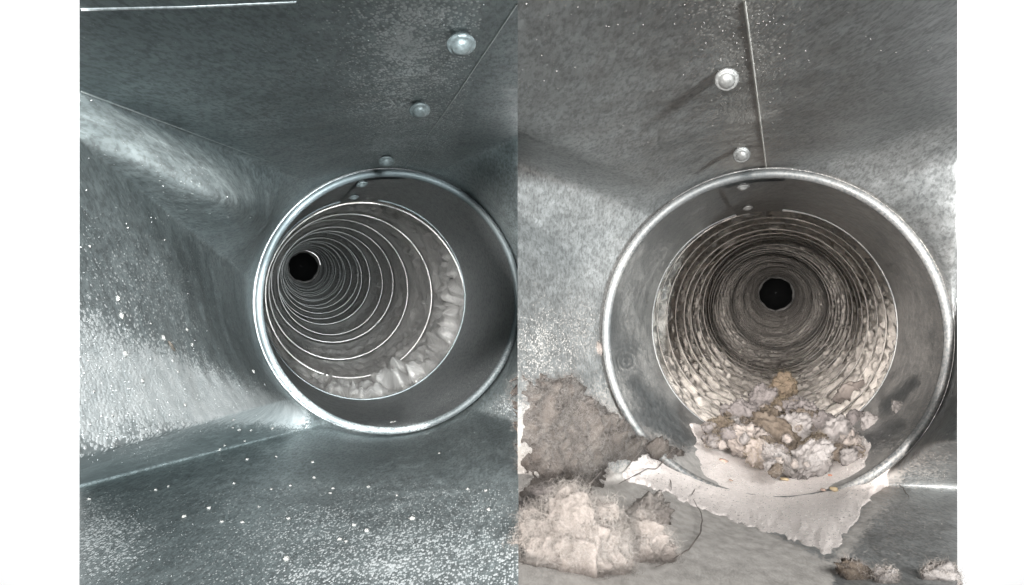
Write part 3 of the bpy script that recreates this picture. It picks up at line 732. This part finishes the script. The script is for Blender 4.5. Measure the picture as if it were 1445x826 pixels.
# powder bed: a heightfield lying over the floor sheet, collar bottom and bead
def poly_sd(px, py, poly):
    """signed distance, positive inside"""
    poly = np.array(poly, float); inside = np.zeros(px.shape, bool); dist = np.full(px.shape, 1e9)
    for (x0, y0), (x1, y1) in zip(poly, np.roll(poly, -1, 0)):
        dx, dy = x1 - x0, y1 - y0; t = np.clip(((px - x0) * dx + (py - y0) * dy) / (dx * dx + dy * dy + 1e-9), 0, 1)
        dist = np.minimum(dist, np.hypot(px - x0 - t * dx, py - y0 - t * dy))
        c = ((y0 > py) != (y1 > py)) & (px < dx * (py - y0) / (dy + 1e-12) + x0); inside ^= c
    return np.where(inside, dist, -dist)
def bed(name, poly, step, thick, ramp, edge_noise, gran, mat, label, cat, seed, blur=6, kind=None, lumpy=0.0, cover=False):
    poly = np.array(poly, float); x0, y0 = poly.min(0) - 14; x1, y1 = poly.max(0) + 14; x0 = max(x0, 733); x1 = min(x1, 1349)
    xs = np.arange(x0, x1, step); ys = np.arange(y0, y1, step); X, Y = np.meshgrid(xs, ys, indexing='ij')
    inv = np.zeros_like(X)
    for i in range(X.shape[0]):
        for j in range(X.shape[1]):
            h, n = hit(BR, X[i, j], Y[i, j]); inv[i, j] = 1 / h[1] if h is not None else np.nan
    m = np.nanmean(inv); inv = np.where(np.isnan(inv), m, inv); raw = inv.copy()
    for _ in range(blur):
        p = np.pad(inv, 1, mode='edge'); inv = (p[:-2, 1:-1] + p[2:, 1:-1] + p[1:-1, :-2] + p[1:-1, 2:] + 2 * inv) / 6
    if cover:
        inv = np.maximum(inv, raw)
        for _ in range(6):
            p = np.pad(inv, 1, mode='edge'); inv = (p[:-2, 1:-1] + p[2:, 1:-1] + p[1:-1, :-2] + p[1:-1, 2:] + 2 * inv) / 6
    q = np.stack([X, Y, 0 * X + seed], -1)
    sd = poly_sd(X, Y, poly) + edge_noise * fbm(q / 22.0, 4) + 0.25 * edge_noise * fbm(q / 7.0, 2)
    dep = 1 / inv
    P = np.stack([(X - W0 / 2) / F, 1 + 0 * X, -(Y - H0 / 2) / F], -1) * dep[..., None]
    N = np.cross(np.gradient(P, axis=1), np.gradient(P, axis=0)); N /= np.linalg.norm(N, axis=-1)[..., None]
    N *= np.where((N * P).sum(-1) > 0, -1.0, 1.0)[..., None]
    N = N * 0.7 + np.array([0, -0.1, 0.3])
    h = thick * sstep(0, ramp, sd) * (1 + 0.25 * fbm(q / 40.0, 3)) + (gran * fbm(P * 420 + seed, 2) + lumpy * (np.abs(perlin(P * 60 + seed)) + 0.6 * np.abs(perlin(P * 130 + seed)) + 0.4 * np.abs(perlin(P * 280 + seed)) - 0.2)) * sstep(0, ramp, sd) - 0.012 * sstep(0, -9, sd)
    P = P + N * h[..., None]
    ok = sd > -9.0
    Q = grid_quads(*X.shape); kf = ok.ravel()[Q].all(1); Q = Q[kf]
    used = np.unique(Q); mp = -np.ones(X.size, int); mp[used] = np.arange(len(used))
    o = mesh_np(name, P.reshape(-1, 3)[used], mp[Q], mat, None, True)
    tag(o, label, cat, kind=kind)
    return o, P.reshape(-1, 3)[used], N.reshape(-1, 3)[used]
powder, PP, PN = bed('powder_bed', [(978, 598), (1010, 610), (1212, 612), (1232, 640), (1252, 660), (1238, 684), (1212, 725), (1190, 757), (1178, 797), (1158, 786), (1130, 768), (1100, 752), (1062, 746), (1005, 722), (940, 694), (880, 664), (900, 640), (940, 644), (985, 650)],
    1.7, 0.0022, 30, 7.0, 0.0, M['powder'], 'pale pinkish powder spread in a pointed drift from the dirty collar', 'powder', 3, 330)
matB, BP, BN = bed('lint_mat', [(738, 540), (764, 528), (800, 535), (850, 572), (880, 590), (930, 622), (962, 640), (930, 655), (890, 652), (858, 668), (842, 690), (800, 700), (738, 716)],
    2.6, 0.005, 34, 20.0, 0.0012, M['lint_mat'], 'brownish matted lint sheet clinging to the dirty fitting below its left wall', 'lint', 9, 10, None, 0.010)
f = fibres(BP, BN, 20000, 0.008, 0.00011, M['fibre'], None, 5, 1.2); f.parent = matB

# big soft clump close to the camera
def hd(px, py):
    h, n = hit(BR, px, py); return float(h @ FR.ey)
lump(806, 782, 150, 165, hd(806, 790) - 0.006, M['lint_tan'], 'largest soft tan lint clump, lying at the lower left in front of the dirty duct', 24, 'lint_clump', sub=6, soft=True, fib=(22000, 0.010, 0.00010, 'fibre_pale'), thick=0.55)
lump(886, 776, 112, 96, hd(886, 780) - 0.004, M['lint_tan'], 'soft tan lint clump leaning on the right of the largest one', 27, 'lint_clump', sub=6, soft=True, fib=(12000, 0.010, 0.00010, 'fibre_pale'), thick=0.5)
lump(778, 722, 84, 60, hd(778, 722) - 0.003, M['lint_mauve'], 'flat greyish lint clump behind the largest tan one', 29, 'lint_clump', sub=5, soft=True, fib=(6000, 0.009, 0.00010, 'fibre'), thick=0.5)
lump(912, 730, 70, 46, hd(912, 730) - 0.004, M['lint_tan'], 'small curled lint tuft touching the right side of the large tan clump', 22, 'lint_tuft', sub=5, fib=(2500, 0.006, 0.00011, 'fibre'), thick=0.6)

Yr, Yo = DR.Yr, DR.Yo
def pile_depth(py): return float(np.interp(py, [540, 580, 620, 660, 700], [1.40, 1.30, 1.17, 1.06, 0.97])) * Yr
HG = 'lint lumps heaped in the dirty collar'
def heap(px, py, w, h, mat, label, seed, dd=0.0, fib=(0, 0, 0, 'fibre'), **k):
    fib = (1800, 0.0050, 0.00013, fib[3]); k.setdefault('sub', 5); w *= 0.84; h *= 1.18
    return lump(px, py, w, h, pile_depth(py) + dd, M['lint_' + mat], label, seed, group=HG, fib=fib, **k)
heap(1105, 548, 40, 34, 'ochre', 'orange-brown crumpled leaf-like lump on top of the lint heap', 31, fib=(60, 0.006, 0.0003, 'fibre_gold'), name='leaf_lump', cat='debris')
heap(1104, 575, 34, 20, 'brown', 'dark brown ragged lump right under the orange one', 32, fib=(160, 0.007, 0.0003, 'fibre_gold'))
heap(1075, 566, 40, 36, 'mauve', 'grey lump left of the orange one at the heap top', 33)
heap(1048, 590, 66, 40, 'mauve', 'broad mauve-grey lint lump on the left shoulder of the heap', 34)
heap(1020, 612, 52, 34, 'brown', 'brown lint lump at the left foot of the heap', 35, fib=(420, 0.011, 0.0003, 'fibre_gold'))
heap(1052, 622, 60, 36, 'tan', 'tan lump low on the left of the heap', 36)
heap(1140, 592, 62, 34, 'mauve', 'mauve-grey lump on the right shoulder of the heap', 37)
heap(1165, 604, 50, 32, 'mauve', 'rounded mauve lump at the right end of the heap shoulder', 38)
heap(1118, 608, 60, 36, 'pale', 'pale flattened lump in the middle of the heap', 39)
heap(1090, 600, 46, 36, 'brown', 'dark brown lump in the hollow at the heap centre', 40, 0.01, (420, 0.010, 0.0003, 'fibre_gold'))
heap(1180, 622, 72, 40, 'pale', 'pale rounded lump on the right flank of the heap', 41)
heap(1098, 648, 30, 40, 'pale', 'egg-shaped pale lump standing at the front of the heap', 42, -0.012, (200, 0.006, 0.0003, 'fibre_pale'))
heap(1145, 650, 74, 36, 'pale', 'long pale lump along the front right of the heap', 43, -0.008, (300, 0.008, 0.0003, 'fibre_pale'))
heap(1150, 630, 46, 22, 'brown', 'dark gold-threaded lump between the two pale right lumps', 44, 0.0, (500, 0.010, 0.0003, 'fibre_gold'))
heap(1070, 640, 44, 30, 'tan', 'tan lump beside the egg-shaped pale one', 45, -0.004, (260, 0.009, 0.0003, 'fibre_gold'))
heap(1128, 575, 34, 24, 'mauve', 'small grey lump right of the dark ragged one', 46)
heap(1200, 640, 36, 44, 'tan', 'brownish lump trailing off the right foot of the heap', 47, 0, (200, 0.008, 0.0003, 'fibre'))
heap(1035, 604, 34, 24, 'pale', 'small pale lump on the left of the heap', 48)
heap(1100, 624, 110, 50, 'brown', 'dark matted core of the lint heap showing between lumps', 49, 0.022, (900, 0.012, 0.0003, 'fibre_gold'))
heap(1050, 604, 70, 44, 'brown', 'dark matted lint behind the left lumps of the heap', 50, 0.02)
heap(1150, 612, 90, 44, 'brown', 'dark matted lint behind the right lumps of the heap', 51, 0.02)
rs = np.random.RandomState(77)
for k in range(46):
    t = rs.rand(); px = 1000 + 215 * t; top = np.interp(px, [1000, 1040, 1075, 1105, 1140, 1190, 1215], [605, 582, 556, 545, 572, 596, 628])
    py = top + (rs.rand() ** 0.8) * (np.interp(px, [1000, 1100, 1215], [628, 668, 650]) - top)
    w = 9 + 17 * rs.rand() ** 1.5
    lump(px, py, w, w * (0.7 + 0.4 * rs.rand()), pile_depth(py) - 0.016, M['lint_' + ('mauve', 'tan', 'pale', 'mauve', 'brown', 'tan')[k % 6]],
         'small grey-beige lint crumb filling the gaps of the heap', 200 + k, 'lint_crumb', group='small lint crumbs in the heap', sub=4, rough=1.2, fib=(260, 0.0042, 0.00013, 'fibre_gold' if k % 3 == 0 else 'fibre'))
# separate tufts on the collar and in the tube mouth
def tuft(px, py, w, h, mat, label, seed, **k):
    return lump(px, py, w, h, hd(px, py) - 0.003, M['lint_' + mat], label, seed, 'lint_tuft', fib=k.pop('fib', (500, 0.004, 0.00016, 'fibre')), **k)
tuft(1230, 597, 24, 30, 'pale', 'pale upright lint tuft on the collar right of the heap', 61)
tuft(1208, 594, 30, 28, 'mauve', 'grey lint tuft squeezed beside the pale collar tuft', 62)
tuft(1268, 576, 14, 20, 'pale', 'small pale tuft high on the right of the dirty collar', 63)
tuft(1200, 556, 44, 28, 'tan', 'flat tan lint patch inside the ribbed tube mouth', 64, thick=0.35)
tuft(846, 492, 10, 16, 'tan', 'tiny tan tuft stuck on the left of the dirty bead', 65)
tuft(1328, 812, 46, 34, 'pale', 'pale tuft at the lower right corner of the floor', 66, fib=(1200, 0.005, 0.00011, 'fibre_pale'))
tuft(1250, 818, 30, 34, 'pale', 'pale tuft beside the dark smear near the front edge', 67, fib=(1200, 0.005, 0.00011, 'fibre_pale'))
tuft(1208, 812, 50, 34, 'brown', 'dark fuzzy blob at the front edge of the floor', 68, fib=(1200, 0.005, 0.00011, 'hair'))  # brown lump placed on a dark spot
# hairs
for pts, lab in (
    ([(976, 712), (990, 735), (989, 760), (972, 785), (945, 803), (925, 811)], 'long curved dark hair on the grey floor right of the tan clump'),
    ([(945, 640), (925, 662), (900, 682), (872, 698)], 'dark hair crossing the edge of the lint mat'),
    ([(896, 640), (880, 655), (868, 666)], 'short dark hair at the lint mat edge above the powder'),
    ([(946, 698), (944, 682), (952, 674), (960, 680)], 'small looped hair on the left tip of the powder'),
    ([(974, 706), (982, 690), (987, 681), (990, 684)], 'hooked hair standing beside the looped one'),
    ([(838, 662), (828, 672), (818, 682)], 'short dark hair in the middle of the lint mat'),
    ([(1270, 690), (1278, 702), (1284, 710)], 'thin dark sliver on the dusty steel right of the powder')):
    twig('hair', BR, pts, 0.00032, M['hair'], lab, 'hair', 0.006 if 'mat' in lab else 0.0030)
# bits on the powder
M['flake_red'] = simple('flake_red', (0.240, 0.096, 0.060), (0.330, 0.156, 0.102), 300, 0, 0.8)
M['flake_brown'] = simple('flake_brown', (0.13, 0.09, 0.07), (0.28, 0.2, 0.16), 300, 0, 0.8)
M['flake_tan'] = simple('flake_tan', (0.210, 0.155, 0.090), (0.300, 0.235, 0.150), 300, 0, 0.8)
def bit(px, py, r, mat, label):
    V, T = ICO[2]; V = V * (1 + 0.4 * fbm(V * 1.6 + px, 2))[:, None] * [1.3, 0.8, 0.35]
    P, n = hit(BR, px, py); r = r * P[1] / F
    o = mesh_np('flake', (V * r) @ basis(n + np.array([0, -0.3, 0.2])).T, T, M[mat]); o.location = P + n * (0.0025 + r * 0.3); tag(o, label, 'flake')
bit(1019, 656, 5, 'flake_brown', 'dark brown flake on the powder left of the heap foot')
bit(1174, 677, 3, 'flake_red', 'tiny red flake on the powder right of the heap')
bit(1178, 692, 4.5, 'flake_tan', 'tan flake just below the tiny red one')
bit(1108, 683, 5, 'flake_tan', 'ochre chip below the egg-shaped lump')
bit(1030, 684, 2.5, 'flake_brown', 'dark speck on the open powder left of the ochre chip')
bit(1163, 695, 3, 'flake_brown', 'grey-brown splinter on the powder left of the tan flake')
def densR(x, y): return 0.02 + 0.9 * np.clip(gl(x, y, 1045, -20, 1060, 237, 60, 34) * 0.35 + blob(x, y, 800, 560, 100, 60) * 0.35 + blob(x, y, 1300, 650, 70, 60) * 0.5 + gl(x, y, 1180, 790, 1250, 680, 14, 20) * 0.6 + gl(x, y, 1010, 650, 1200, 660, 60, 60) * 0.5, 0, 1)
grains('dust_grains', BR, (733, 2, 1349, 824), densR, 3500, 0.00007, 0.00026, M['grainR'], 'grey dust grains strewn over the dirty fitting and its roof seam')

# loose powder grains on and round the drift
kk = rnd.randint(0, len(PP), 5200); zz = 0.00012 + 0.00045 * rnd.rand(len(kk)) ** 3
Vg = (PP[kk] + PN[kk] * 0.0001)[:, None, :] + OCT[None] * (1 + 0.5 * (rnd.rand(len(kk), 6, 1) - 0.5)) * zz[:, None, None]
tag(mesh_np('powder_grains', Vg, (OCF[None] + 6 * np.arange(len(kk))[:, None, None]).reshape(-1, 3), M['grainR'], None, True), 'loose pale grains lying on the powder drift', 'powder', kind='stuff')
